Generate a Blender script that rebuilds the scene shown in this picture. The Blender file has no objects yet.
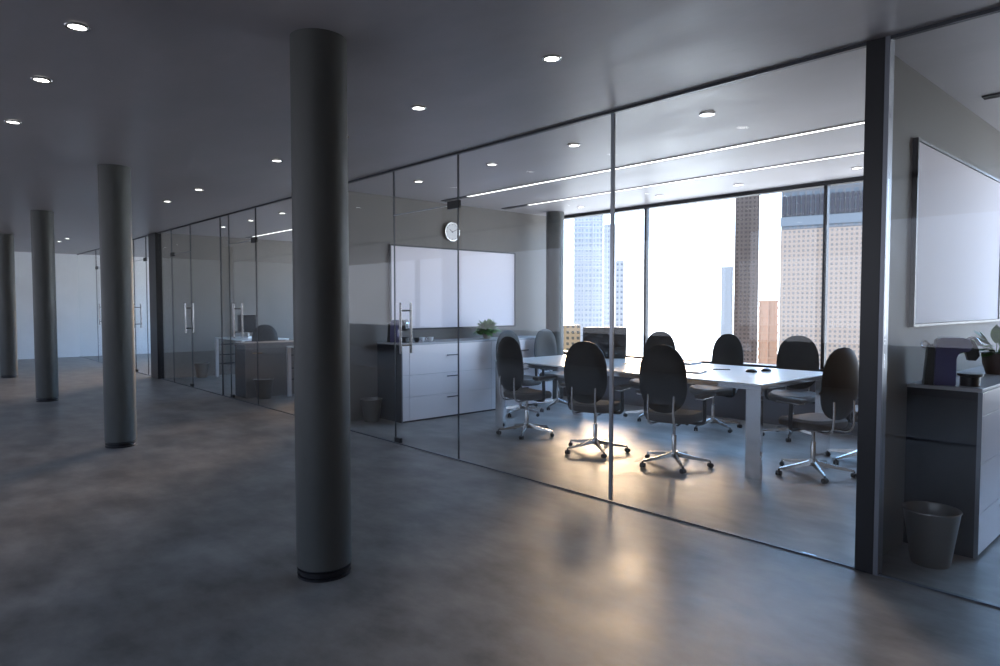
import bpy, bmesh, math, random
from mathutils import Vector, Matrix
random.seed(7)
PI = math.pi
sc = bpy.context.scene
COL = sc.collection

# ------------------------------------------------------------------ camera
FPX = 670.0
PITCH, YAW = math.radians(2.43), math.radians(47.7)
cd = bpy.data.cameras.new('camera'); cam = bpy.data.objects.new('camera', cd); COL.objects.link(cam)
cd.sensor_width = 36.0; cd.lens = FPX / 1000 * 36.0; cd.clip_end = 2000; cd.clip_start = 0.02
cam.location = (0, 0, 1.4)
cam.rotation_euler = (PI/2 - PITCH, 0, YAW)
sc.camera = cam
sc.view_settings.view_transform = 'Standard'; sc.view_settings.look = 'None'
sc.view_settings.exposure = 0.27; sc.view_settings.gamma = 1.0; sc.view_settings.use_curve_mapping = False

# ------------------------------------------------------------------ sky: bright warm-white towards the low sun, dim blue away from it
SUN_AZ = Vector((-0.66, 0.75, 0)).normalized()
w = bpy.data.worlds.new('sky'); sc.world = w; w.use_nodes = True
nt = w.node_tree; nt.nodes.clear()
def wn(t, **k):
    n = nt.nodes.new(t)
    for a, b in k.items(): setattr(n, a, b)
    return n
tc = wn('ShaderNodeTexCoord')
dot = wn('ShaderNodeVectorMath', operation='DOT_PRODUCT'); dot.inputs[1].default_value = (0.10, 0.99, 0.0)
nt.links.new(tc.outputs['Generated'], dot.inputs[0])
mr = wn('ShaderNodeMapRange', interpolation_type='SMOOTHSTEP'); mr.inputs['From Min'].default_value = -0.35; mr.inputs['From Max'].default_value = 0.75
nt.links.new(dot.outputs['Value'], mr.inputs['Value'])
sep = wn('ShaderNodeSeparateXYZ'); nt.links.new(tc.outputs['Generated'], sep.inputs[0])
el = wn('ShaderNodeMapRange', interpolation_type='SMOOTHSTEP'); el.inputs['From Min'].default_value = 0.0; el.inputs['From Max'].default_value = 0.30
nt.links.new(sep.outputs['Z'], el.inputs['Value'])
lit = wn('ShaderNodeMix', data_type='RGBA'); lit.inputs['A'].default_value = (2.7, 2.9, 3.2, 1); lit.inputs['B'].default_value = (1.6, 2.75, 4.6, 1)
nt.links.new(el.outputs[0], lit.inputs['Factor'])
dim = wn('ShaderNodeMix', data_type='RGBA'); dim.inputs['A'].default_value = (.78, .82, .96, 1); dim.inputs['B'].default_value = (0.7, .92, 1.35, 1)
nt.links.new(el.outputs[0], dim.inputs['Factor'])
mx = wn('ShaderNodeMix', data_type='RGBA')
nt.links.new(mr.outputs[0], mx.inputs['Factor']); nt.links.new(dim.outputs['Result'], mx.inputs['A']); nt.links.new(lit.outputs['Result'], mx.inputs['B'])
bg = wn('ShaderNodeBackground'); bg.inputs['Strength'].default_value = 1.55
nt.links.new(mx.outputs['Result'], bg.inputs['Color'])
wo = wn('ShaderNodeOutputWorld'); nt.links.new(bg.outputs[0], wo.inputs['Surface'])
try:
    w.cycles.sampling_method = 'MANUAL'; w.cycles.sample_map_resolution = 512
except Exception: pass

# ------------------------------------------------------------------ sun: low, warm, soft through the haze
sd = bpy.data.lights.new('sun', 'SUN'); sun = bpy.data.objects.new('sun', sd); COL.objects.link(sun)
sd.energy = 5.2; sd.color = (1.0, 0.66, 0.36); sd.angle = math.radians(20)
elev = math.radians(13)
sdir = Vector((SUN_AZ.x*math.cos(elev), SUN_AZ.y*math.cos(elev), math.sin(elev)))
sun.rotation_euler = sdir.to_track_quat('Z', 'Y').to_euler()

# ------------------------------------------------------------------ main dimensions
H = 2.743          # ceiling
G = 3.75           # glass partition plane (corridor / rooms)
WY = 7.6           # window wall plane
OPY = -0.35        # opposite partition rail line
OWY = -4.2         # opposite window wall
XL, XR = -20.9, 1.7

# ------------------------------------------------------------------ materials
def mat(name, color, rough=0.5, metal=0.0, spec=0.5, build=None, emit=None, estr=1.0):
    m = bpy.data.materials.new(name); m.use_nodes = True
    t = m.node_tree; b = t.nodes['Principled BSDF']
    b.inputs['Base Color'].default_value = (*color, 1); b.inputs['Roughness'].default_value = rough
    b.inputs['Metallic'].default_value = metal; b.inputs['Specular IOR Level'].default_value = spec
    if emit:
        b.inputs['Emission Color'].default_value = (*emit, 1); b.inputs['Emission Strength'].default_value = estr
    if build: build(t, b)
    return m
def noise_color(c1, c2, scale, detail=4, stretch=(1, 1, 1), rough=None, bump=0.0, bscale=None, lo=0.35, hi=0.65):
    def f(t, b):
        g = t.nodes.new('ShaderNodeTexCoord')
        mp = t.nodes.new('ShaderNodeMapping'); mp.inputs['Scale'].default_value = stretch
        t.links.new(g.outputs['Object'], mp.inputs['Vector'])
        n = t.nodes.new('ShaderNodeTexNoise'); n.inputs['Scale'].default_value = scale; n.inputs['Detail'].default_value = detail
        n.inputs['Roughness'].default_value = 0.6
        t.links.new(mp.outputs[0], n.inputs['Vector'])
        r = t.nodes.new('ShaderNodeMapRange'); r.inputs['From Min'].default_value = lo; r.inputs['From Max'].default_value = hi
        t.links.new(n.outputs['Fac'], r.inputs['Value'])
        m = t.nodes.new('ShaderNodeMix'); m.data_type = 'RGBA'
        m.inputs['A'].default_value = (*c1, 1); m.inputs['B'].default_value = (*c2, 1)
        t.links.new(r.outputs[0], m.inputs['Factor']); t.links.new(m.outputs['Result'], b.inputs['Base Color'])
        if rough:
            q = t.nodes.new('ShaderNodeMapRange'); q.inputs['To Min'].default_value = rough[0]; q.inputs['To Max'].default_value = rough[1]
            t.links.new(r.outputs[0], q.inputs['Value']); t.links.new(q.outputs[0], b.inputs['Roughness'])
        if bump:
            n2 = t.nodes.new('ShaderNodeTexNoise'); n2.inputs['Scale'].default_value = bscale or scale*4; n2.inputs['Detail'].default_value = 5
            t.links.new(mp.outputs[0], n2.inputs['Vector'])
            bp = t.nodes.new('ShaderNodeBump'); bp.inputs['Strength'].default_value = bump; bp.inputs['Distance'].default_value = 0.01
            t.links.new(n2.outputs['Fac'], bp.inputs['Height']); t.links.new(bp.outputs[0], b.inputs['Normal'])
    return f
M = {}
M['floor'] = mat('polished_concrete', (.1, .1, .1), .3, spec=.24, build=noise_color((.15, .142, .138), (.32, .305, .29), 2.2, 14, (1, 1.5, 1), (.36, .46), .05, 24, .34, .68))
M['ceiling'] = mat('dark_plaster', (.1, .1, .1), .4, build=noise_color((.31, .29, .30), (.38, .355, .37), 1.2, 8, (1, 2, 1), (.36, .46), .04, 9))
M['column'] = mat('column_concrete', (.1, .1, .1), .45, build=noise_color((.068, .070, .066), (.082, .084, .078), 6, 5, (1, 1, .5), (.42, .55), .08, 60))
M['wall'] = mat('taupe_paint', (.2, .2, .2), .45, spec=.3, build=noise_color((.165, .152, .138), (.19, .175, .16), 2, 4, rough=(.6, .7), bump=.03, bscale=40))
M['white_wall'] = mat('white_paint', (.7, .7, .7), .5, build=noise_color((.78, .79, .80), (.82, .83, .84), 2, 3))
M['dark_post'] = mat('black_satin_post', (.012, .012, .015), .35)
M['rail'] = mat('dark_rail', (.075, .08, .09), .35, metal=.5)
M['trim'] = mat('pale_aluminium_trim', (.22, .23, .26), .35, metal=.7)
M['floor_rail'] = mat('floor_rail_metal', (.13, .14, .16), .45, metal=.5)
M['steel'] = mat('seam_steel', (.3, .32, .35), .3, metal=.8)
M['chrome'] = mat('chrome', (.78, .78, .8), .12, metal=1)
M['handle'] = mat('handle_steel', (.30, .30, .31), .2, metal=1)
M['brushed'] = mat('brushed_metal', (.52, .51, .50), .25, metal=1)
M['binmetal'] = mat('bin_metal', (.20, .185, .17), .4, metal=.8)
M['black'] = mat('black_plastic', (.012, .012, .014), .4)
M['fabric'] = mat('charcoal_fabric', (.03, .03, .03), .75, spec=.3, build=noise_color((.075, .07, .066), (.11, .102, .098), 220, 3, rough=(.7, .85), bump=.1, bscale=500))
M['back'] = mat('black_chair_shell', (.020, .019, .018), .5, spec=.35)
M['tabletop'] = mat('white_glass_top', (.84, .90, .93), .16)
M['board'] = mat('whiteboard_enamel', (.76, .715, .755), .6, spec=.15)
M['cab_front'] = mat('satin_silver_lacquer', (.80, .75, .76), .32, metal=.1)
M['cab_side'] = mat('dark_cabinet_side', (.016, .018, .024), .4)
M['cab_top'] = mat('cabinet_top', (.5, .5, .52), .25)
M['cab_grey'] = mat('grey_bench_panel', (.16, .15, .145), .45)
M['knee'] = mat('grey_sill_wall', (.11, .11, .125), .5)
M['frame'] = mat('window_frame_dark', (.018, .018, .022), .4)
M['violet'] = mat('violet_coffee_machine', (.075, .07, .19), .3)
M['pot'] = mat('terracotta_pot', (.10, .055, .04), .5)
M['palepot'] = mat('pale_pot', (.42, .36, .30), .5)
M['soil'] = mat('soil', (.02, .014, .01), .9)
M['leaf'] = mat('leaf_green', (.05, .16, .025), .45, build=noise_color((.03, .11, .015), (.09, .24, .04), 20, 3))
M['leaf2'] = mat('leaf_pale_green', (.12, .25, .08), .5, build=noise_color((.09, .20, .06), (.19, .33, .12), 20, 3))
M['white'] = mat('white_ceramic', (.8, .8, .8), .2)
M['clockface'] = mat('clock_face', (.8, .8, .8), .4)
M['screen'] = mat('glossy_black_lid', (.015, .013, .013), .10)
M['paper'] = mat('grey_cover', (.22, .24, .27), .4)
M['deskwhite'] = mat('pale_frame', (.62, .62, .64), .3, metal=.3)
M['lamp'] = mat('lamp_lens', (1, 1, 1), .5, emit=(1, .98, .94), estr=5)
M['strip'] = mat('strip_lens', (1, 1, 1), .5, emit=(1, .98, .95), estr=2.0)

def glass_mat(name, tint, f0=0.035, boost=0.6):
    m = bpy.data.materials.new(name); m.use_nodes = True; t = m.node_tree; t.nodes.clear()
    g = t.nodes.new('ShaderNodeNewGeometry')
    d = t.nodes.new('ShaderNodeVectorMath'); d.operation = 'DOT_PRODUCT'
    t.links.new(g.outputs['Incoming'], d.inputs[0]); t.links.new(g.outputs['Normal'], d.inputs[1])
    a = t.nodes.new('ShaderNodeMath'); a.operation = 'ABSOLUTE'; t.links.new(d.outputs['Value'], a.inputs[0])
    s = t.nodes.new('ShaderNodeMath'); s.operation = 'SUBTRACT'; s.inputs[0].default_value = 1; t.links.new(a.outputs[0], s.inputs[1])
    p = t.nodes.new('ShaderNodeMath'); p.operation = 'POWER'; p.inputs[1].default_value = 5; t.links.new(s.outputs[0], p.inputs[0])
    q = t.nodes.new('ShaderNodeMath'); q.operation = 'MULTIPLY_ADD'; q.inputs[1].default_value = boost; q.inputs[2].default_value = f0
    t.links.new(p.outputs[0], q.inputs[0])
    tr = t.nodes.new('ShaderNodeBsdfTransparent'); tr.inputs['Color'].default_value = (*tint, 1)
    gl = t.nodes.new('ShaderNodeBsdfGlossy'); gl.inputs['Roughness'].default_value = 0.0
    mxx = t.nodes.new('ShaderNodeMixShader'); t.links.new(q.outputs[0], mxx.inputs[0])
    t.links.new(tr.outputs[0], mxx.inputs[1]); t.links.new(gl.outputs[0], mxx.inputs[2])
    o = t.nodes.new('ShaderNodeOutputMaterial'); t.links.new(mxx.outputs[0], o.inputs['Surface'])
    return m
M['glass'] = glass_mat('clear_partition_glass', (.975, .985, .985))
M['wglass'] = glass_mat('window_glass', (.985, .99, .99), .03, .6)

# ------------------------------------------------------------------ mesh helpers
def obj(name, bm, m, parent=None, smooth=False, auto=True):
    me = bpy.data.meshes.new(name); bm.normal_update(); bm.to_mesh(me); bm.free()
    for x in (m if isinstance(m, (list, tuple)) else [m]): me.materials.append(x)
    o = bpy.data.objects.new(name, me); COL.objects.link(o)
    if smooth:
        for p in me.polygons: p.use_smooth = True
        try: me.set_sharp_from_angle(angle=math.radians(40))
        except Exception: pass
    if parent: o.parent = parent
    return o
def tag(o, label, cat, group=None):
    o['label'] = label; o['category'] = cat
    if group: o['group'] = group
    return o
def struct(name, bm, m, **k):
    o = obj(name, bm, m, **k)
    if not k.get('parent'): o['kind'] = 'structure'
    return o
def thing(name, label, cat, loc=(0, 0, 0), rz=0, group=None):
    o = bpy.data.objects.new(name, None); COL.objects.link(o)
    o.location = loc; o.rotation_euler = (0, 0, rz); o.empty_display_size = .1
    return tag(o, label, cat, group)
def dup(o, parent=None):
    c = o.copy(); COL.objects.link(c)
    if parent: c.parent = parent
    for ch in list(o.children): dup(ch, c)
    return c
def box(bm, x0, x1, y0, y1, z0, z1, bev=0.0, mi=0):
    vs = [bm.verts.new(p) for p in [(x0,y0,z0),(x1,y0,z0),(x1,y1,z0),(x0,y1,z0),(x0,y0,z1),(x1,y0,z1),(x1,y1,z1),(x0,y1,z1)]]
    fs = [bm.faces.new([vs[i] for i in q]) for q in [(0,3,2,1),(4,5,6,7),(0,1,5,4),(1,2,6,5),(2,3,7,6),(3,0,4,7)]]
    for f in fs: f.material_index = mi
    if bev > 0:
        es = list({e for f in fs for e in f.edges})
        bmesh.ops.bevel(bm, geom=es, offset=bev, segments=2, affect='EDGES', profile=.6)
    return bm
def bx(*a, **k):
    return box(bmesh.new(), *a, **k)
def lathe(bm, prof, cx=0, cy=0, seg=32, mi=0, cap0=True, cap1=True):
    rings = []
    for r, z in prof:
        rings.append([bm.verts.new((cx+r*math.cos(2*PI*i/seg), cy+r*math.sin(2*PI*i/seg), z)) for i in range(seg)])
    for a, b in zip(rings[:-1], rings[1:]):
        for i in range(seg):
            f = bm.faces.new((a[i], a[(i+1) % seg], b[(i+1) % seg], b[i])); f.material_index = mi
    if cap0: bm.faces.new(list(reversed(rings[0]))).material_index = mi
    if cap1: bm.faces.new(rings[-1]).material_index = mi
    return bm
def tube(bm, pts, r, seg=10, mi=0, r1=None):
    pts = [Vector(p) for p in pts]; n = len(pts); rings = []
    prev = None
    for i, p in enumerate(pts):
        d = (pts[min(i+1, n-1)] - pts[max(i-1, 0)]).normalized()
        if prev is None:
            u = d.orthogonal().normalized()
        else:
            u = (prev - d*prev.dot(d)).normalized()
        prev = u; v = d.cross(u)
        rr = r if r1 is None else r + (r1-r)*i/(n-1)
        rings.append([bm.verts.new(p + (u*math.cos(2*PI*k/seg) + v*math.sin(2*PI*k/seg))*rr) for k in range(seg)])
    for a, b in zip(rings[:-1], rings[1:]):
        for k in range(seg): bm.faces.new((a[k], a[(k+1) % seg], b[(k+1) % seg], b[k])).material_index = mi
    bm.faces.new(list(reversed(rings[0]))); bm.faces.new(rings[-1])
    return bm
def smooth_path(pts, n=5):
    P = [Vector(p) for p in pts]; out = []
    for i in range(len(P)-1):
        p0 = P[max(i-1, 0)]; p1 = P[i]; p2 = P[i+1]; p3 = P[min(i+2, len(P)-1)]
        for k in range(n):
            t = k/n
            out.append(.5*((2*p1)+(p2-p0)*t+(2*p0-5*p1+4*p2-p3)*t*t+(3*p1-p0-3*p2+p3)*t**3))
    out.append(P[-1]); return out

# ================================================================== SETTING
struct('floor', bx(XL-.2, XR+.2, OWY-.1, WY+.15, -.3, 0), M['floor'])
struct('ceiling', bx(XL-.2, XR+.2, OWY-.1, WY+.15, H, H+.4), M['ceiling'])
struct('wall_left', bx(XL-.2, XL, OWY-.1, WY+.15, 0, H), M['white_wall'])
struct('wall_right', bx(XR, XR+.2, OWY-.1, WY+.15, 0, H), M['wall'])  # unseen wall, pulled in close to cut window light in the right room
# walls between the rooms; front end carries a black post
def cross_wall(n, xf, th=.09, y0=G+.05, y1=WY-.02):
    struct('wall_' + n, bx(xf-th, xf, y0, y1, 0, H), M['wall'])
cross_wall('meeting_right', -1.283, .05)
cross_wall('meeting_left', -7.12)
cross_wall('office_left', -13.6, .2)
def end_post(n, x0, x1, y0=G-.06, y1=G+.05):
    struct('trim_' + n, bx(x0, x1, y0, y1, 0, H, bev=.004), M['dark_post'])
end_post('1', -1.318, -1.228, G-.02)
struct('trim_2', bx(-1.228, -1.206, G-.018, G+.05, 0, H), M['trim'])
end_post('3', -7.21, -7.12)
end_post('4', -14.05, -13.6)
# window wall: low sill wall, dark cap, frames
SILL = .66
struct('wall_back', bx(XL, XR, WY, WY+.12, 0, SILL), M['knee'])
b = bmesh.new(); box(b, XL, XR, WY-.05, WY+.13, SILL, SILL+.03); box(b, XL, XR, WY-.03, WY+.08, H-.045, H); struct('trim_5', b, M['frame'])
mull = [-20.5, -18.5, -16.2, -14.3, -12.5, -10.14, -7.78, -5.42, -3.06, -.70]
b = bmesh.new()
for x in mull: box(b, x-.02, x+.02, WY-.01, WY+.05, SILL+.03, H-.045)
struct('trim_6', b, M['frame'])
edges = [XL] + mull + [XR]
wi = 0
for a, c in zip(edges[:-1], edges[1:]):
    wi += 1
    struct('window_%d' % wi, bx(a+.02, c-.02, WY+.02, WY+.032, SILL+.03, H-.045), M['wglass'])
# opposite side of the corridor: rails of its partition, window wall
struct('trim_7', bx(XL, XR, OPY-.03, OPY+.015, 0, .025), M['trim'])
struct('trim_8', bx(XL, XR, OPY-.03, OPY+.015, H-.04, H), M['trim'])
struct('wall_front', bx(XL, XR, OWY-.1, OWY, 0, .75), M['knee'])
b = bmesh.new()
for x in (XL+.03, -16.6, -10.7, -4.8, 1.1): box(b, x-.04, x+.04, OWY-.12, OWY+.02, .75, H)
struct('trim_9', b, M['frame'])
# rails of the glass partition
RW = .010
def rails(n, x0, x1):
    struct('trim_%d' % n, bx(x0, x1, G-RW, G+RW, 0, .008), M['floor_rail'])
    struct('trim_%d' % (n+1), bx(x0, x1, G-RW-.004, G+RW+.004, H-.018, H), M['rail'])
rails(10, -7.12, -1.318); rails(12, -1.206, XR); rails(14, -13.6, -7.21); rails(16, XL, -14.05)
def pane(x0, x1, z0=.012, z1=H-.018):
    global wi
    wi += 1
    struct('window_%d' % wi, bx(x0+.003, x1-.003, G-.006, G+.006, z0, z1), M['glass'])
seam_n = [20]
def seam(x, wdt=.007, m='rail', z0=.012, z1=H-.018):
    seam_n[0] += 1
    struct('trim_%d' % seam_n[0], bx(x-wdt/2, x+wdt/2, G-.009, G+.009, z0, z1), M[m])
for a, c in [(-2.953, -1.318), (-4.67, -2.953), (-7.12, -5.693), (-9.11, -7.21), (-10.443, -10.10), (-11.82, -10.443),
             (-13.6, -12.837), (-14.453, -14.05), (-18.05, -15.35), (XL, -18.76), (-1.206, .6), (.6, XR)]:
    pane(a, c)
seam(-2.953, .026, 'steel'); seam(-10.443, .012); seam(.6, .012); seam(-16.7, .012)
DT = 2.29
dn = 0
def door(x0, x1, hinge, hx):
    """frameless glass leaf with pull bars on both faces, dark corner fittings"""
    global dn
    dn += 1
    d = struct('door_%d' % dn, bx(x0+.004, x1-.004, G-.006, G+.006, .012, DT-.004), M['glass'])
    e = bmesh.new()
    for xe in (x0+.003, x1-.003): box(e, xe-.003, xe+.003, G-.007, G+.007, .012, DT-.004)
    obj('edge_strip', e, M['rail'], d)
    hb = bmesh.new()
    for s in (-1, 1):
        tube(hb, [(hx, G+s*.062, .92), (hx, G+s*.062, 1.42)], .0125, 12)
    for zz in (1.0, 1.34): tube(hb, [(hx, G-.062, zz), (hx, G+.062, zz)], .009, 10)
    obj('handle', hb, M['handle'], d, smooth=True)
    xh = x1 if hinge == 'r' else x0; s = -1 if hinge == 'r' else 1
    obj('hinge_clamp', bx(min(xh, xh+s*.12)-.02, max(xh, xh+s*.12)+.02, G-.016, G+.016, DT-.035, DT+.035, bev=.003), M['black'], d)
    xo = x0 if hinge == 'r' else x1; s = 1 if hinge == 'r' else -1
    obj('floor_fitting', bx(min(xo, xo+s*.10), max(xo, xo+s*.10), G-.015, G+.015, .014, .06, bev=.003), M['black'], d)
    pane(x0, x1, DT+.004, H-.018)
    seam(x0, .007, 'rail', DT, H-.018) ; seam(x1, .007, 'rail', DT, H-.018)
    seam_n[0] += 1
    struct('trim_%d' % seam_n[0], bx(x0, x1, G-.009, G+.009, DT-.003, DT+.003), M['steel'])
door(-5.693, -4.67, 'r', -5.50)
door(-10.10, -9.11, 'r', -9.80)
door(-12.837, -11.82, 'l', -11.95)
door(-18.76, -18.05, 'l', -18.22)
door(-15.35, -14.453, 'r', -15.16)

# ================================================================== COLUMNS
def column(x, y, label, r=.14):
    t = thing('column', label, 'column', (x, y, 0), 0, 'round columns')
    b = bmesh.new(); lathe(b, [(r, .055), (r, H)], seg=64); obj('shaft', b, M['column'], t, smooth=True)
    b = bmesh.new(); lathe(b, [(r-.002, 0), (r-.002, .012), (r-.014, .014), (r-.014, .026), (r-.002, .028), (r-.002, .042), (r-.014, .044), (r-.014, .055)], seg=64)
    obj('base_ring', b, M['dark_post'], t, smooth=True)
column(-3.175, 1.645, 'large round grey column nearest the camera in the corridor')
column(-7.42, 1.66, 'second round grey corridor column, left of the nearest one')
column(-11.62, 1.66, 'third round grey corridor column counted away from the camera')
column(-15.85, 1.66, 'farthest round grey corridor column at the left edge')
column(-6.72, 7.2, 'round grey column inside the meeting room beside the window', .13)

# ================================================================== CEILING LIGHTS
def make_downlight():
    t = thing('downlight', '', 'ceiling light')
    b = bmesh.new()
    lathe(b, [(.043, -.002), (.060, -.002), (.063, -.007), (.060, -.011), (.046, -.011), (.043, -.004)], seg=36, cap0=False, cap1=False)
    obj('rim', b, M['brushed'], t, smooth=True)
    b = bmesh.new(); lathe(b, [(.0445, -.0085), (.0445, -.001)], seg=36); obj('lens', b, M['lamp'], t)
    return t
dl0 = make_downlight(); used = False
ords = ['nearest', 'second nearest', 'third nearest', 'fourth nearest', 'fifth nearest', 'sixth nearest', 'seventh nearest', 'eighth nearest']
def lights(xs, y, where, group):
    global used
    for i, x in enumerate(xs):
        o = dup(dl0) if used else dl0
        used = True
        o.scale = (.87, .87, 1)
        o.location = (x, y, H)
        o['label'] = '%s round recessed downlight %s' % (ords[i], where); o['group'] = group
lights([-3.80, -4.83, -6.08], .706, 'in the left corridor row of lights', 'left row of corridor downlights')
lights([-2.55, -3.79, -4.83, -6.05, -8.18, -9.38, -16.0, -16.9], 2.70, 'in the corridor row beside the glass partition', 'corridor downlights along the glass')
lights([-2.55, -3.79, -4.83, -6.03], 4.29, 'in the meeting room row behind the glass', 'front row of meeting room downlights')
lights([-2.55, -3.79, -4.83, -6.1], 7.05, 'in the meeting room row beside the windows', 'window row of meeting room downlights')
lights([-8.2, -9.45, -10.6, -11.8], 4.29, 'in the left office behind the glass', 'left office downlights')
def strip_light(x0, x1, xd, y, label):
    t = thing('strip_light', label, 'ceiling light', (0, y, H), 0, 'ceiling light strips')
    b = bmesh.new(); box(b, xd, x1, -.030, -.0265, -.010, -.001); box(b, xd, x1, .0265, .030, -.012, -.001)
    box(b, xd, x0, -.02, .02, -.008, -.001); obj('channel', b, M['rail'] , t)
    obj('diffuser', bx(x0, x1, -.026, .026, -.009, -.001), M['strip'], t)
strip_light(-6.45, -1.42, -6.95, 5.33, 'long white light strip in the meeting room ceiling, nearer the corridor')
strip_light(-6.45, -1.42, -6.95, 6.38, 'long white light strip in the meeting room ceiling, nearer the windows')
strip_light(-13.1, -7.4, -13.4, 5.33, 'long white light strip in the left office ceiling, nearer the corridor')
strip_light(-13.1, -7.4, -13.4, 6.38, 'long white light strip in the left office ceiling, nearer the windows')
t = thing('ceiling_vent', 'dark slot air vent in the ceiling of the right room', 'vent', (0, 5.28, H))
b = bmesh.new(); box(b, -1.15, 1.6, -.035, -.028, -.012, -.001); box(b, -1.15, 1.6, .028, .035, -.012, -.001); obj('frame', b, M['rail'], t)
b = bmesh.new(); box(b, -1.15, 1.6, -.027, .027, -.004, -.001)
for k in range(3): box(b, -1.15, 1.6, -.018+.018*k-.002, -.018+.018*k+.002, -.011, -.004)
obj('slot', b, M['black'], t)

# ================================================================== CHAIRS
def superellipse_back():
    """curved oval shell; local: chair faces +y, back stands at y ~ -0.22"""
    b = bmesh.new(); nu, nv = 28, 8
    def P(u, v, s):   # u angle, v radius 0..1, s side
        a, hgt = .215, .290
        n = 2.35
        c, si = math.cos(u), math.sin(u)
        ex = math.copysign(abs(c)**(2/n), c); ez = math.copysign(abs(si)**(2/n), si)
        wz = 1.0 + (.06 if ez < 0 else -.03)*abs(ez)
        x = a*ex*v*wz; z = .775 + hgt*ez*v
        th = .022*(1-v**6)+.004
        y = -.235 - .055*(z-.55) + .75*x*x - .03*math.sin((z-.49)/.58*PI) + s*th
        return (x, y, z)
    for s in (1, -1):
        c0 = b.verts.new(P(0, 0, s)); rings = []
        for j in range(1, nv+1):
            v = (j/nv)**.8
            rings.append([b.verts.new(P(2*PI*i/nu, v, s)) for i in range(nu)])
        for i in range(nu):
            q = (c0, rings[0][i], rings[0][(i+1) % nu]); b.faces.new(q if s < 0 else q[::-1])
        for r0, r1 in zip(rings[:-1], rings[1:]):
            for i in range(nu):
                q = (r0[i], r1[i], r1[(i+1) % nu], r0[(i+1) % nu]); b.faces.new(q if s < 0 else q[::-1])
        if s == 1: front = rings[-1]
        else:
            for i in range(nu): b.faces.new((front[i], front[(i+1) % nu], rings[-1][(i+1) % nu], rings[-1][i]))
    bmesh.ops.recalc_face_normals(b, faces=b.faces)
    return b
def seat_mesh():
    b = bmesh.new(); n = 36; rings = []
    for k, (s, z) in enumerate([(.0, .392), (.80, .392), (.96, .405), (1.0, .432), (.99, .458), (.91, .476), (.5, .474), (0, .468)]):
        ring = []
        for i in range(n):
            u = 2*PI*i/n; c, si = math.cos(u), math.sin(u); m = 3.2
            x = .235*math.copysign(abs(c)**(2/m), c)*max(s, .001); y = .01+.225*math.copysign(abs(si)**(2/m), si)*max(s, .001)
            dz = -.03*max(0, (y-.12)/.12)**2
            ring.append(b.verts.new((x, y, z+dz)))
        rings.append(ring)
    for a, c in zip(rings[:-1], rings[1:]):
        for i in range(n): b.faces.new((a[i], a[(i+1) % n], c[(i+1) % n], c[i]))
    bmesh.ops.remove_doubles(b, verts=b.verts, dist=.0006)
    return b
def make_chair():
    t = thing('office_chair', '', 'chair', group='office chairs around the meeting table')
    obj('seat', seat_mesh(), M['fabric'], t, smooth=True)
    obj('backrest', superellipse_back(), M['back'], t, smooth=True)
    b = bmesh.new()
    for s in (-1, 1):
        tube(b, smooth_path([(s*.115, -.275, .64), (s*.115, -.278, .52), (s*.115, -.270, .43), (s*.113, -.225, .385), (s*.10, -.12, .382), (s*.06, .02, .386)]), .0095, 10)
    tube(b, [(-.105, -.02, .386), (.105, -.02, .386)], .0095, 10)
    obj('back_frame', b, M['chrome'], t, smooth=True)
    for s in (-1, 1):
        b = bmesh.new()
        tube(b, smooth_path([(s*.12, .0, .388), (s*.225, .0, .386), (s*.268, 0, .41), (s*.272, -.005, .50), (s*.272, -.01, .608)]), .013, 10, r1=.019)
        a = obj('armrest', b, M['black'], t, smooth=True)
        b = bmesh.new(); box(b, s*.272-.042, s*.272+.042, -.13, .15, .618, .650, bev=.014); obj('arm_pad', b, M['fabric'], a, smooth=True)
        b = bmesh.new(); box(b, s*.272-.036, s*.272+.036, -.11, .11, .604, .617, bev=.004); obj('arm_plate', b, M['brushed'], a)
    b = bmesh.new(); lathe(b, [(.045, .375), (.045, .405)], seg=20); lathe(b, [(.014, .25), (.014, .376)], seg=20)
    lathe(b, [(.021, .085), (.021, .262), (.018, .268)], seg=24)
    obj('gas_lift', b, [M['brushed']], t, smooth=True)
    b = bmesh.new(); lathe(b, [(.036, .07), (.038, .10), (.030, .125)], seg=24)
    legs = []
    for k in range(5):
        a = 2*PI*k/5 + .35; c, s = math.cos(a), math.sin(a); L = .305
        # tapered flat spoke
        px, py = -s, c
        q = []
        for (r, hw, z0, z1) in [(.02, .017, .078, .118), (.16, .0125, .060, .088), (L, .008, .048, .064)]:
            q.append([b.verts.new((c*r+px*hw, s*r+py*hw, z0)), b.verts.new((c*r-px*hw, s*r-py*hw, z0)), b.verts.new((c*r-px*hw*.7, s*r-py*hw*.7, z1)), b.verts.new((c*r+px*hw*.7, s*r+py*hw*.7, z1))])
        for A, B in zip(q[:-1], q[1:]):
            for i in range(4): b.faces.new((A[i], B[i], B[(i+1) % 4], A[(i+1) % 4]))
        b.faces.new(q[0]); b.faces.new(q[-1][::-1]); legs.append((a, c*L, s*L))
    bmesh.ops.recalc_face_normals(b, faces=b.faces)
    obj('star_base', b, M['brushed'], t)
    for a, x, y in legs:
        b = bmesh.new()
        ax = Vector((-math.sin(a+.6), math.cos(a+.6), 0)); cx = Vector((x, y, .0212))
        for sgn in (-1, 1): tube(b, [cx+ax*sgn*.004, cx+ax*sgn*.020], .0205, 16)
        tube(b, [(x, y, .02), (x, y, .056)], .007, 8)
        obj('castor', b, M['black'], t, smooth=True)
    return t
ch0 = make_chair()
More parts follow.
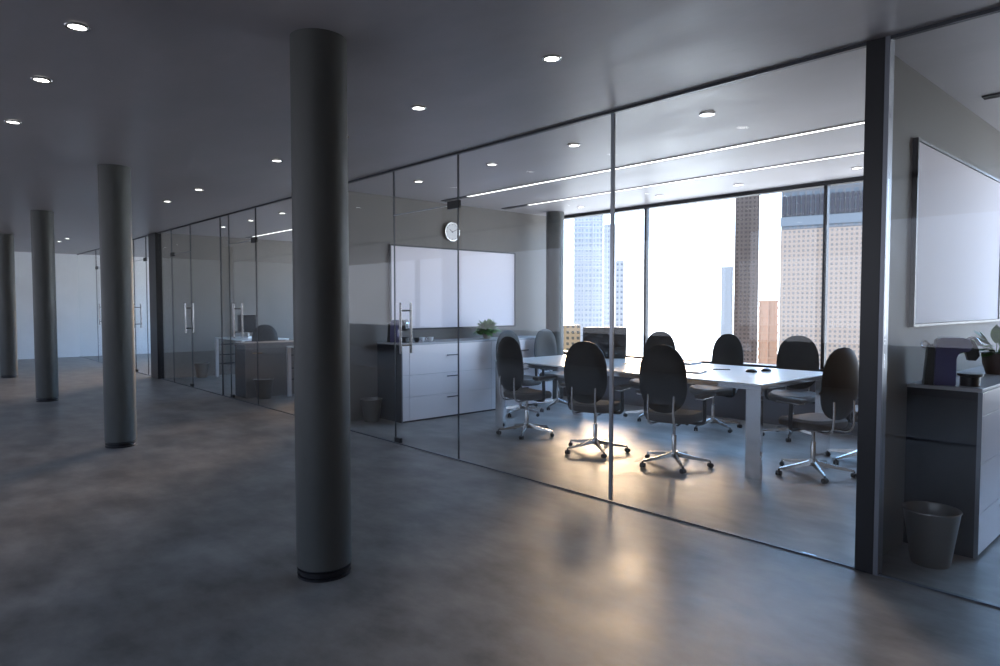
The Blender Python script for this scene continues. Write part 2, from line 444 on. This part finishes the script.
CH = [(-4.09, 4.95, 17, 'black office chair on the near table side, just left of the steel joint'),
      (-5.13, 5.06, -3, 'office chair with chrome base at the left end of the near side of the table'),
      (-3.27, 5.03, 9, 'black office chair on the near side of the table, right of the steel glass joint'),
      (-6.14, 5.95, -92, 'office chair half hidden at the left table end, in front of the long cabinet'),
      (-6.19, 6.70, -92, 'office chair at the left table end standing in front of the round window column'),
      (-4.83, 6.90, 188, 'far side office chair just right of the open laptop, only its back top showing'),
      (-3.96, 6.87, 172, 'office chair in the middle of the far side against the bright window'),
      (-3.12, 7.02, 195, 'office chair at the right end of the far side below the big tower'),
      (-2.32, 5.61, 73, 'office chair at the right table end, nearest the black wall post'),
      (-2.20, 6.36, 84, 'office chair behind the nearest one at the right table end')]
for i, (x, y, a, lab) in enumerate(CH):
    o = ch0 if i == 0 else dup(ch0)
    o.location = (x, y, 0); o.rotation_euler = (0, 0, math.radians(a)); o['label'] = lab

# ================================================================== MEETING TABLE
TX0, TX1, TY0, TY1, TZ = -5.66, -2.50, 5.06, 6.45, .77
t = thing('meeting_table', 'long white glass-topped meeting table with broad chrome legs', 'table', ((TX0+TX1)/2, (TY0+TY1)/2, 0))
cx, cy = (TX0+TX1)/2, (TY0+TY1)/2; hx, hy = (TX1-TX0)/2, (TY1-TY0)/2
obj('tabletop', bx(-hx, hx, -hy, hy, TZ-.012, TZ, bev=.002), M['tabletop'], t)
b = bmesh.new(); box(b, -hx+.01, hx-.01, -hy+.01, -hy+.05, TZ-.05, TZ-.013); box(b, -hx+.01, hx-.01, hy-.05, hy-.01, TZ-.05, TZ-.013)
box(b, -hx+.01, -hx+.05, -hy+.05, hy-.05, TZ-.05, TZ-.013); box(b, hx-.05, hx-.01, -hy+.05, hy-.05, TZ-.05, TZ-.013)
box(b, -.02, .02, -hy+.05, hy-.05, TZ-.05, TZ-.013)
obj('table_frame', b, M['chrome'], t)
for sx in (-1, 1):
    for sy in (-1, 1):
        x0 = hx-.135 if sx > 0 else -hx+.01; y0 = hy-.055 if sy > 0 else -hy+.01
        obj('leg', bx(x0, x0+.125, y0, y0+.045, .001, TZ-.05, bev=.002), M['chrome'], t)
# things on the table
def slab(name, label, cat, x, y, z, lx, ly, h, rz, m, bev=.002):
    return_obj = obj(name, bx(-lx/2, lx/2, -ly/2, ly/2, 0, h, bev=bev), m)
    return_obj.location = (x, y, z); return_obj.rotation_euler = (0, 0, math.radians(rz)); return tag(return_obj, label, cat)
slab('notebook', 'grey notebook on the white table behind the right black chair', 'notebook', -3.45, 5.52, TZ+.0005, .30, .21, .012, 12, M['paper'])
slab('folder', 'thin black folder on the white table between the two black chairs', 'folder', -4.30, 5.85, TZ+.0005, .22, .16, .006, 30, M['black'], .001)
slab('pen', 'thin dark pen lying on the white table near the grey notebook', 'pen', -3.33, 5.92, TZ+.0005, .16, .012, .009, 30, M['black'], .002)
slab('closed_laptop', 'thin grey closed laptop near the window side edge of the white table', 'laptop', -4.0, 6.28, TZ+.0005, .34, .24, .018, 3, M['paper'])
def pebble(x, y, rz, label):
    b = bmesh.new(); bmesh.ops.create_uvsphere(b, u_segments=20, v_segments=10, radius=1)
    for v in b.verts: v.co = Vector((v.co.x*.055, v.co.y*.033, max(v.co.z, -.15)*.026+.004))
    o = obj('computer_mouse', b, M['black'], None, smooth=True); o.location = (x, y, TZ+.0005); o.rotation_euler = (0, 0, math.radians(rz)); tag(o, label, 'mouse')
pebble(-3.03, 5.93, 40, 'small flat black mouse on the right of the white table, left one of two')
pebble(-2.98, 6.12, 60, 'small flat black mouse on the right of the white table, right one of two')
t = thing('open_laptop', 'large black laptop with its lid raised on the window side of the table', 'laptop', (-4.955, 6.155, TZ+.0005), math.radians(47.7))
b = bmesh.new(); box(b, -.25, .25, -.012, .0, .0, .355, bev=.004)
bmesh.ops.rotate(b, verts=b.verts, cent=(0, 0, 0), matrix=Matrix.Rotation(math.radians(4), 3, 'X'))
bmesh.ops.translate(b, verts=b.verts, vec=(0, .0, .008)); lid = obj('lid', b, M['screen'], t)
b = bmesh.new()
for (x0, x1, z0, z1) in [(-.252, .252, .352, .360), (-.254, -.247, .0, .36), (.247, .254, .0, .36)]: box(b, x0, x1, -.013, .001, z0, z1)
bmesh.ops.rotate(b, verts=b.verts, cent=(0, 0, 0), matrix=Matrix.Rotation(math.radians(4), 3, 'X'))
bmesh.ops.translate(b, verts=b.verts, vec=(0, .0, .008)); obj('lid_edge', b, M['rail'], lid)
kb = obj('keyboard_base', bx(-.25, .25, .004, .24, 0, .018, bev=.003), M['black'], t)
b = bmesh.new()
for r in range(4):
    for c in range(11): box(b, -.21+c*.038, -.21+c*.038+.032, .06+r*.034, .06+r*.034+.028, .018, .021)
obj('keys', b, M['rail'], kb)

# ================================================================== CABINETS
def cabinet(name, label, x0, x1, y0, y1, h, splits, ydoors, face):
    t = thing(name, label, 'cabinet', (x0, y0, 0))
    L, W = y1-y0, x1-x0
    obj('body', bx(0, W-.02, 0, L, 0.0, h-.02), M['cab_side'], t)
    obj('top_panel', bx(-.0, W+.0, -.004, L, h-.02, h, bev=.002), M['cab_top'], t)
    zs = splits
    ys = ydoors
    for a, c in zip(ys[:-1], ys[1:]):
        for z0, z1 in zip(zs[:-1], zs[1:]):
            d = obj('drawer', bx(W-.02, W, a+.002, c-.002, z0+.002, z1-.002, bev=.0015), M[face], t)
            if c-a > .3:
                m = (a+c)/2; zt = min(z1-.045, .775)
                b = bmesh.new(); box(b, W, W+.014, m-.09, m+.09, zt-.006, zt+.006, bev=.002); obj('handle', b, M['rail'], d)
    obj('side_stile', bx(W-.02, W+.001, -.004, .0, 0, h-.02), M['trim'], t)
    return t
CZ = .94
cabinet('drawer_cabinet', 'long silver drawer cabinet under the whiteboard in the meeting room', -7.118, -6.57, 4.43, 7.0, CZ, [.02, .30, .56, CZ-.021], [0, .10, 1.4, 2.57], 'cab_front')
cabinet('drawer_cabinet', 'dark drawer cabinet against the right wall beside the metal waste bin', -1.281, -.915, 4.38, 6.6, CZ, [.02, .25, .525, .79, CZ-.021], [0, .04, 1.1, 2.22], 'cab_front')
# office bench
t = thing('low_cabinet', 'low grey bench cabinet with dark end just behind the glass in the left office', 'cabinet', (-10.34, 3.9, 0))
obj('body', bx(0, .40, 0, 1.3, 0, .79), M['cab_side'], t)
obj('front_panel', bx(.40, .42, .0, 1.3, .0, .79), M['cab_grey'], t)
obj('top_panel', bx(-.01, .43, -.01, 1.3, .79, .82, bev=.002), M['cab_grey'], t)
obj('handle', bx(.42, .43, .1, .25, .66, .675), M['brushed'], t)

# ================================================================== WHITEBOARDS, CLOCK
def whiteboard(x, y0, y1, z0, z1, label):
    t = thing('whiteboard', label, 'whiteboard', (x, y0, z0))
    obj('writing_surface', bx(.002, .022, .018, y1-y0-.018, .018, z1-z0-.018), M['board'], t)
    b = bmesh.new(); L, h = y1-y0, z1-z0
    box(b, .001, .03, 0, L, 0, .016); box(b, .001, .03, 0, L, h-.016, h); box(b, .001, .03, 0, .016, .016, h-.016); box(b, .001, .03, L-.016, L, .016, h-.016)
    obj('frame', b, M['frame'], t)
whiteboard(-7.12, 4.61, 6.76, 1.08, 2.15, 'large whiteboard above the silver cabinet in the meeting room')
whiteboard(-1.283, 4.375, 6.45, 1.27, 2.355, 'large whiteboard in a thin black frame on the right wall')
t = thing('wall_clock', 'round white wall clock above the meeting room whiteboard', 'clock', (-7.12, 5.59, 2.37))
def disc_x(bm, r, x0, x1, seg=40):
    tube(bm, [(x0, 0, 0), (x1, 0, 0)], r, seg)
b = bmesh.new(); disc_x(b, .115, .004, .03); obj('face', b, M['clockface'], t)
b = bmesh.new()
n = 48
for i in range(n):
    a0, a1 = 2*PI*i/n, 2*PI*(i+1)/n
    for (r0, r1, x0, x1) in [(.113, .125, .001, .036)]:
        p = lambda r, a, x: (x, r*math.cos(a), r*math.sin(a))
        v = [b.verts.new(q) for q in (p(r0, a0, x1), p(r1, a0, x1), p(r1, a1, x1), p(r0, a1, x1), p(r0, a0, x0), p(r1, a0, x0), p(r1, a1, x0), p(r0, a1, x0))]
        b.faces.new((v[0], v[1], v[2], v[3])); b.faces.new((v[1], v[5], v[6], v[2])); b.faces.new((v[0], v[3], v[7], v[4]))
obj('rim', b, M['brushed'], t)
b = bmesh.new()
def hand(ang, L, wd):   # seen from +x: y to the right, clockwise angle from the top
    d = Vector((0, math.sin(ang), math.cos(ang))); s = Vector((0, math.cos(ang), -math.sin(ang)))*wd
    A = [Vector((.031, 0, 0))-d*.015-s, Vector((.031, 0, 0))-d*.015+s, Vector((.031, 0, 0))+d*L+s*.6, Vector((.031, 0, 0))+d*L-s*.6]
    lo = [b.verts.new(p) for p in A]; hi = [b.verts.new(p+Vector((.003, 0, 0))) for p in A]
    b.faces.new(lo); b.faces.new(hi[::-1])
    for i in range(4): b.faces.new((lo[i], hi[i], hi[(i+1) % 4], lo[(i+1) % 4]))
hand(math.radians(305), .06, .004); hand(math.radians(65), .085, .003)
bmesh.ops.recalc_face_normals(b, faces=b.faces)
obj('hands', b, M['black'], t)
b = bmesh.new()
for k in range(12):
    a = k*PI/6; c = Vector((0, math.sin(a), math.cos(a)))*.098; box(b, .030, .032, c.y-.004, c.y+.004, c.z-.004, c.z+.004)
obj('hour_marks', b, M['black'], t)

# ================================================================== WASTE BINS
def bin_(x, y, label, r=.137, h=.30):
    b = bmesh.new(); lathe(b, [(.0, .0), (r*.66, .0), (r*.68, .006), (r-.003, h-.012), (r+.002, h-.006), (r, h), (r-.005, h-.004), (r*.66, .01), (0, .01)], seg=40, cap0=False, cap1=False)
    bmesh.ops.remove_doubles(b, verts=b.verts, dist=.0002)
    o = obj('waste_bin', b, M['binmetal'], None, smooth=True); o.location = (x, y, .001); tag(o, label, 'waste bin', 'metal waste bins')
bin_(-1.075, 4.13, 'tapered metal waste bin beside the dark cabinet in the right room')
bin_(-6.95, 4.24, 'small metal waste bin at the dark end of the meeting room cabinet', .13, .27)
bin_(-9.75, 4.10, 'metal waste bin in front of the low bench cabinet in the left office', .145, .29)
bin_(-13.35, 4.40, 'metal waste bin in the left office against its far wall', .14, .28)

# ================================================================== COFFEE MACHINES
def coffee(x, y, z, rz, label):
    t = thing('coffee_machine', label, 'coffee machine', (x, y, z+.0005), math.radians(rz), 'capsule coffee machines'); t.scale = (.88, .88, 1.04)
    b = bmesh.new()   # side profile in x-z, extruded in y
    def prism(prof, y0, y1, bm):
        lo = [bm.verts.new((p[0], y0, p[1])) for p in prof]; hi = [bm.verts.new((p[0], y1, p[1])) for p in prof]
        bm.faces.new(lo); bm.faces.new(hi[::-1])
        for i in range(len(prof)): bm.faces.new((lo[i], hi[i], hi[(i+1) % len(prof)], lo[(i+1) % len(prof)]))
        bmesh.ops.recalc_face_normals(bm, faces=bm.faces)
    prism([(-.09, 0), (.03, 0), (.03, .15), (.045, .18), (.10, .19), (.115, .215), (.10, .25), (.06, .262), (-.05, .262), (-.08, .25), (-.085, .2)], -.055, .055, b)
    bmesh.ops.bevel(b, geom=list(b.edges), offset=.004, segments=2, affect='EDGES')
    obj('body', b, M['violet'], t)
    b = bmesh.new(); prism([(-.145, 0), (-.092, 0), (-.088, .2), (-.10, .225), (-.125, .215)], -.05, .05, b); obj('water_tank', b, M['black'], t)
    b = bmesh.new(); prism([(.08, .188), (.095, .14), (.135, .14), (.155, .165), (.150, .20), (.125, .245), (.105, .255), (.118, .215)], -.035, .035, b); hd = obj('brew_head', b, M['black'], t)
    b = bmesh.new(); tube(b, smooth_path([(.095, -.038, .255), (.13, -.038, .262), (.16, -.038, .225)]), .006, 8); tube(b, smooth_path([(.095, .038, .255), (.13, .038, .262), (.16, .038, .225)]), .006, 8); tube(b, [(.16, -.038, .225), (.16, .038, .225)], .008, 8)
    obj('chrome_lever', b, M['chrome'], hd, smooth=True)
    b = bmesh.new(); lathe(b, [(.055, 0), (.055, .05), (.070, .056), (.070, .068)], cx=.112, seg=28); obj('drip_tray', b, M['black'], t, smooth=True)
    b = bmesh.new(); tube(b, smooth_path([(-.13, 0, .20), (-.155, 0, .21), (-.16, 0, .225), (-.14, 0, .24), (-.115, 0, .225)]), .005, 8); obj('tank_handle', b, M['chrome'], t, smooth=True)
coffee(-1.095, 4.47, CZ, 22, 'violet and black coffee machine on the dark cabinet in the right room')
coffee(-6.86, 4.56, CZ, 22, 'violet and black coffee machine on the end of the meeting room cabinet')
# coffee cups beside the meeting room machine
def cup(x, y, z, label, m='white'):
    t = thing('coffee_cup', label, 'cup', (x, y, z+.0005), random.random()*6)
    b = bmesh.new(); lathe(b, [(0, 0), (.018, 0), (.03, .02), (.034, .055), (.031, .055), (.027, .022), (0, .008)], seg=24, cap0=False, cap1=False); bmesh.ops.remove_doubles(b, verts=b.verts, dist=.0002)
    obj('bowl', b, M[m], t, smooth=True)
    b = bmesh.new(); tube(b, smooth_path([(.031, 0, .045), (.05, 0, .044), (.05, 0, .02), (.028, 0, .016)]), .0035, 8); obj('handle', b, M[m], t, smooth=True)
cup(-6.72, 4.74, CZ, 'dark espresso cup next to the coffee machine on the meeting room cabinet', 'black')
cup(-6.80, 4.88, CZ, 'left white coffee cup on the meeting room cabinet under the whiteboard')
cup(-6.78, 5.00, CZ, 'right white coffee cup on the meeting room cabinet under the whiteboard')

# ================================================================== PLANTS
def plant(x, y, z, label, potm, leafm, pr, ph, n, L, wmax, up, seed):
    rnd = random.Random(seed)
    t = thing('potted_plant', label, 'plant', (x, y, z+.0005))
    b = bmesh.new(); lathe(b, [(0, 0), (pr*.7, 0), (pr*.95, ph*.5), (pr, ph*.93), (pr*1.04, ph*.94), (pr*1.04, ph), (pr*.9, ph), (pr*.88, ph*.9), (0, ph*.9)], seg=28, cap0=False, cap1=False)
    bmesh.ops.remove_doubles(b, verts=b.verts, dist=.0002); p = obj('pot', b, M[potm], t, smooth=True)
    b = bmesh.new(); lathe(b, [(pr*.86, ph*.88), (pr*.86, ph*.93)], seg=24); obj('soil', b, M['soil'], p)
    b = bmesh.new()
    for k in range(n):
        a = rnd.random()*2*PI; tilt = rnd.uniform(.15, 1.35); ll = L*rnd.uniform(.6, 1.0); stem = rnd.uniform(.25, .55)*ll*up
        base = Vector((math.cos(a)*pr*.3*rnd.random(), math.sin(a)*pr*.3*rnd.random(), ph*.9))
        d = Vector((math.cos(a)*math.sin(tilt), math.sin(a)*math.sin(tilt), math.cos(tilt))); s = Vector((-math.sin(a), math.cos(a), 0))
        p0 = base + d*stem
        tube(b, [base, base+d*stem*.5, p0], .0022, 5)
        m = 7; prev = None; pos = p0.copy(); dd = d.copy()
        for i in range(m+1):
            u = i/m; wv = wmax*math.sin(PI*min(1, u*.93+.07))**.8 if i < m else .0008
            nrm = s.cross(dd).normalized()
            row = [b.verts.new(pos-s*wv+nrm*wv*.25), b.verts.new(pos), b.verts.new(pos+s*wv+nrm*wv*.25)]
            if prev:
                b.faces.new((prev[0], prev[1], row[1], row[0])); b.faces.new((prev[1], prev[2], row[2], row[1]))
            prev = row
            dd = (dd + Vector((0, 0, -.16))).normalized(); pos = pos + dd*(ll-stem)/m
    o = obj('foliage', b, M[leafm], t, smooth=True)
plant(-6.83, 5.98, CZ, 'bushy pale green potted plant on the meeting room cabinet below the whiteboard', 'palepot', 'leaf2', .065, .085, 190, .22, .026, .8, 3)
plant(-1.06, 5.42, CZ, 'green leafy plant in a brown pot on the right cabinet at the picture edge', 'pot', 'leaf', .085, .14, 34, .24, .034, 1.0, 11)

# ================================================================== LEFT OFFICE FURNITURE
def desk(x0, x1, y0, y1, label, h=.77):
    t = thing('office_desk', label, 'desk', ((x0+x1)/2, (y0+y1)/2, 0), group='desks in the left office')
    a, c = (x1-x0)/2, (y1-y0)/2
    obj('desktop', bx(-a, a, -c, c, h-.02, h, bev=.002), M['tabletop'], t)
    for s in (-1, 1):
        for q in (-1, 1):
            obj('leg', bx(s*a-(.05 if s > 0 else 0), s*a+(.05 if s < 0 else 0), q*c-(.05 if q > 0 else 0), q*c+(.05 if q < 0 else 0), .001, h-.02), M['deskwhite'], t)
    b = bmesh.new()
    for zz in (.25, .42, .62): box(b, -a+.05, a-.05, c-.04, c-.02, zz, zz+.02)
    for zz in (.25, .42, .62): box(b, -a+.012, -a+.03, -c+.05, c-.05, zz, zz+.02); box(b, a-.03, a-.012, -c+.05, c-.05, zz, zz+.02)
    obj('shelf_rails', b, M['black'], t)
desk(-9.72, -8.0, 4.45, 5.9, 'pale framed office desk in the left office, nearest the meeting room')
desk(-13.25, -11.9, 4.62, 5.5, 'pale framed office desk in the left office near its far wall')
ch = dup(ch0); ch.location = (-11.25, 4.75, 0); ch.rotation_euler = (0, 0, math.radians(70)); ch['label'] = 'office chair between the desks in the left office'; ch['group'] = 'office chairs in the left office'
ch = dup(ch0); ch.location = (-12.2, 5.85, 0); ch.rotation_euler = (0, 0, math.radians(175)); ch['label'] = 'office chair at the far desk in the left office'; ch['group'] = 'office chairs in the left office'
def monitor(x, y, z, rz, label):
    t = thing('monitor', label, 'monitor', (x, y, z+.0005), math.radians(rz))
    p = obj('panel', bx(-.27, .27, -.012, .012, .10, .43, bev=.004), M['black'], t)
    obj('screen', bx(-.255, .255, -.0145, -.0125, .115, .415), M['screen'], p)
    b = bmesh.new(); box(b, -.02, .02, .012, .03, .01, .22); obj('stand', b, M['brushed'], t)
    obj('foot', bx(-.11, .11, -.06, .08, 0, .012, bev=.002), M['brushed'], t)
monitor(-9.25, 4.75, .77, -10, 'black monitor on the left office desk, partly hidden by the nearest column')
monitor(-12.75, 5.05, .77, 15, 'black monitor on the far desk in the left office')

# ================================================================== CITY
def facade_mat(name, wallc, glassc, sx, sz, fill=.62, top=None, rough=.5):
    def f(t, b):
        g = t.nodes.new('ShaderNodeTexCoord'); sp = t.nodes.new('ShaderNodeSeparateXYZ'); t.links.new(g.outputs['Object'], sp.inputs[0])
        def frac(sock, sc_):
            m = t.nodes.new('ShaderNodeMath'); m.operation = 'MULTIPLY'; m.inputs[1].default_value = 1/sc_; t.links.new(sock, m.inputs[0])
            r = t.nodes.new('ShaderNodeMath'); r.operation = 'FRACT'; t.links.new(m.outputs[0], r.inputs[0])
            c = t.nodes.new('ShaderNodeMath'); c.operation = 'LESS_THAN'; c.inputs[1].default_value = fill; t.links.new(r.outputs[0], c.inputs[0]); return c.outputs[0]
        ad = t.nodes.new('ShaderNodeMath'); ad.operation = 'ADD'; t.links.new(sp.outputs['X'], ad.inputs[0]); t.links.new(sp.outputs['Y'], ad.inputs[1])
        a = frac(ad.outputs[0], sx); c = frac(sp.outputs['Z'], sz)
        m = t.nodes.new('ShaderNodeMath'); m.operation = 'MULTIPLY'; t.links.new(a, m.inputs[0]); t.links.new(c, m.inputs[1])
        n = t.nodes.new('ShaderNodeTexNoise'); n.inputs['Scale'].default_value = .35; t.links.new(g.outputs['Object'], n.inputs['Vector'])
        gm = t.nodes.new('ShaderNodeMix'); gm.data_type = 'RGBA'; gm.inputs['A'].default_value = (*[v*.6 for v in glassc], 1); gm.inputs['B'].default_value = (*[min(1, v*1.5) for v in glassc], 1)
        t.links.new(n.outputs['Fac'], gm.inputs['Factor'])
        x = t.nodes.new('ShaderNodeMix'); x.data_type = 'RGBA'; x.inputs['A'].default_value = (*wallc, 1)
        t.links.new(gm.outputs['Result'], x.inputs['B']); t.links.new(m.outputs[0], x.inputs['Factor']); t.links.new(x.outputs['Result'], b.inputs['Base Color'])
        q = t.nodes.new('ShaderNodeMapRange'); q.inputs['To Min'].default_value = .7; q.inputs['To Max'].default_value = .15; t.links.new(m.outputs[0], q.inputs['Value']); t.links.new(q.outputs[0], b.inputs['Roughness'])
    return mat(name, wallc, rough, build=f)
fw = Vector((-math.sin(YAW)*math.cos(PITCH), math.cos(YAW)*math.cos(PITCH), -math.sin(PITCH)))
rt = Vector((math.cos(YAW), math.sin(YAW), 0)); up = rt.cross(fw)
def tower(label, xl, xr, ytop, dist, depth, m, floor_h, bay, ledge=.25, fin=.2, crown=None, zbot=-150, ledm=None, rot=0, slots=False):
    """real box tower, standing 'dist' metres out in the city"""
    def az(x): d = fw*FPX+rt*(x-500); return math.atan2(d.x, d.y)
    am = (az(xl)+az(xr))/2; wdt = dist*(math.tan(abs(az(xr)-az(xl))/2)*2)
    zt = 1.4 + dist*(304.6-ytop)/FPX*math.cos(math.atan(((xl+xr)/2-500)/FPX))
    t = thing('tower_block', label, 'building', (math.sin(am)*(dist+depth/2), math.cos(am)*(dist+depth/2), zbot), -am+math.radians(rot))
    hh = zt-zbot; a, c = wdt/2, depth/2
    obj('walls', bx(-a, a, -c, c, 0, hh), m, t)
    b = bmesh.new(); z = floor_h
    while z < hh:
        if z+zbot > -90: box(b, -a-ledge, a+ledge, -c-ledge, c+ledge, z-.5, z+.5)
        z += floor_h
    obj('floor_ledges', b, ledm or m, t)
    b = bmesh.new(); n = max(2, int(round(wdt/bay)))
    for i in range(n+1):
        x = -a + wdt*i/n; box(b, x-fin/2, x+fin/2, -c-ledge-.1, -c, max(0, hh-zt-90), hh)
    obj('fins', b, ledm or m, t)
    b = bmesh.new(); box(b, -a-ledge, a+ledge, -c-ledge, c+ledge, hh, hh+1.0); obj('roof', b, ledm or m, t)
    return t
K = 4.0
pale = facade_mat('pale_tower', (.60, .61, .62), (.42, .47, .51), 3.2, 4.4, .55)
palew = mat('pale_ledges', (.64, .65, .66), .5)
grid = facade_mat('pale_grid_tower', (.56, .57, .58), (.24, .28, .31), 3.4, 4.2, .5)
tower('broad pale glass tower with horizontal bands, seen left of the steel joint', 574, 602, 202, 600, 40, pale, 5.0, 9.0, .8, .8, ledm=palew)
tower('slim pale tower with a grid of small dark windows behind the steel joint', 603.5, 614, 226, 560, 30, grid, 4.2, 3.4, .3, 1.0, ledm=palew)
tower('lower stepped pale wing with small windows, right of the steel joint', 615.5, 623, 262, 520, 22, grid, 4.2, 3.4, .3, 1.0, ledm=palew)
och = facade_mat('ochre_block', (.40, .27, .14), (.08, .07, .05), 3.2, 3.6, .5)
tower('low ochre block with square windows, at the left edge of the window', 556, 580, 327, 420, 30, och, 3.6, 3.2, .2, .6)
brown = facade_mat('brown_tower', (.20, .15, .12), (.09, .07, .06), 2.4, 2.6, .5)
tower('tall dark brown tower in the middle of the window view', 734, 757, 150, 440, 50, brown, 3.4, 3.0, .25, .6)
orange = facade_mat('orange_slats', (.85, .52, .33), (.50, .27, .16), 400, 4.4, .5)
tower('short orange banded block between the two dark towers', 759, 777, 302, 380, 30, orange, 4.4, 30, .6, .5)
faint = facade_mat('faint_white', (.50, .50, .50), (.36, .36, .38), 400, 5.0, .5)
tower('faint white banded block left of the dark brown tower', 721, 732, 268, 640, 40, faint, 5.0, 40, .6, .5)
bigm = facade_mat('big_tower', (.21, .215, .22), (.16, .20, .23), 3.2, 3.6, .6)
bigo = facade_mat('big_tower_sunset_tint', (.48, .36, .27), (.24, .22, .20), 2.0, 2.2, .5)  # orange sunset reflection painted into the lower facade colour
dist = 340.0
big = tower('huge grey-blue tower with vertical slots near its top, at the right of the window', 780, 1130, 120, dist, 90, bigm, 3.6, 3.2, .25, .5, zbot=-150)  # unseen right part added to block sky light for the right room
hw = max(v.co.x for v in big.children[0].data.vertices)
cz = math.cos(math.atan(320/FPX)); zz = lambda y: 150 + 1.4 + dist*(304.6-y)/FPX*cz
b = bmesh.new(); nsl = 60
for k in range(nsl):
    x = -hw + .8 + (2*hw-1.6)*k/nsl
    box(b, x, x+(2*hw-1.6)/nsl*.62, -45.9, -44.9, zz(214), zz(194))
obj('slots', b, mat('slot_shadow_panels', (.05, .05, .065), .4), big)
b = bmesh.new(); box(b, -hw-.3, hw+.3, -45.6, -44.5, zz(224), zz(215)); obj('pale_band', b, mat('pale_blue_band', (.24, .28, .31), .4), big)
obj('sunset_tinted_facade', bx(-hw-.1, hw+.1, -45.45, -44.8, 0, zz(228)), bigo, big)
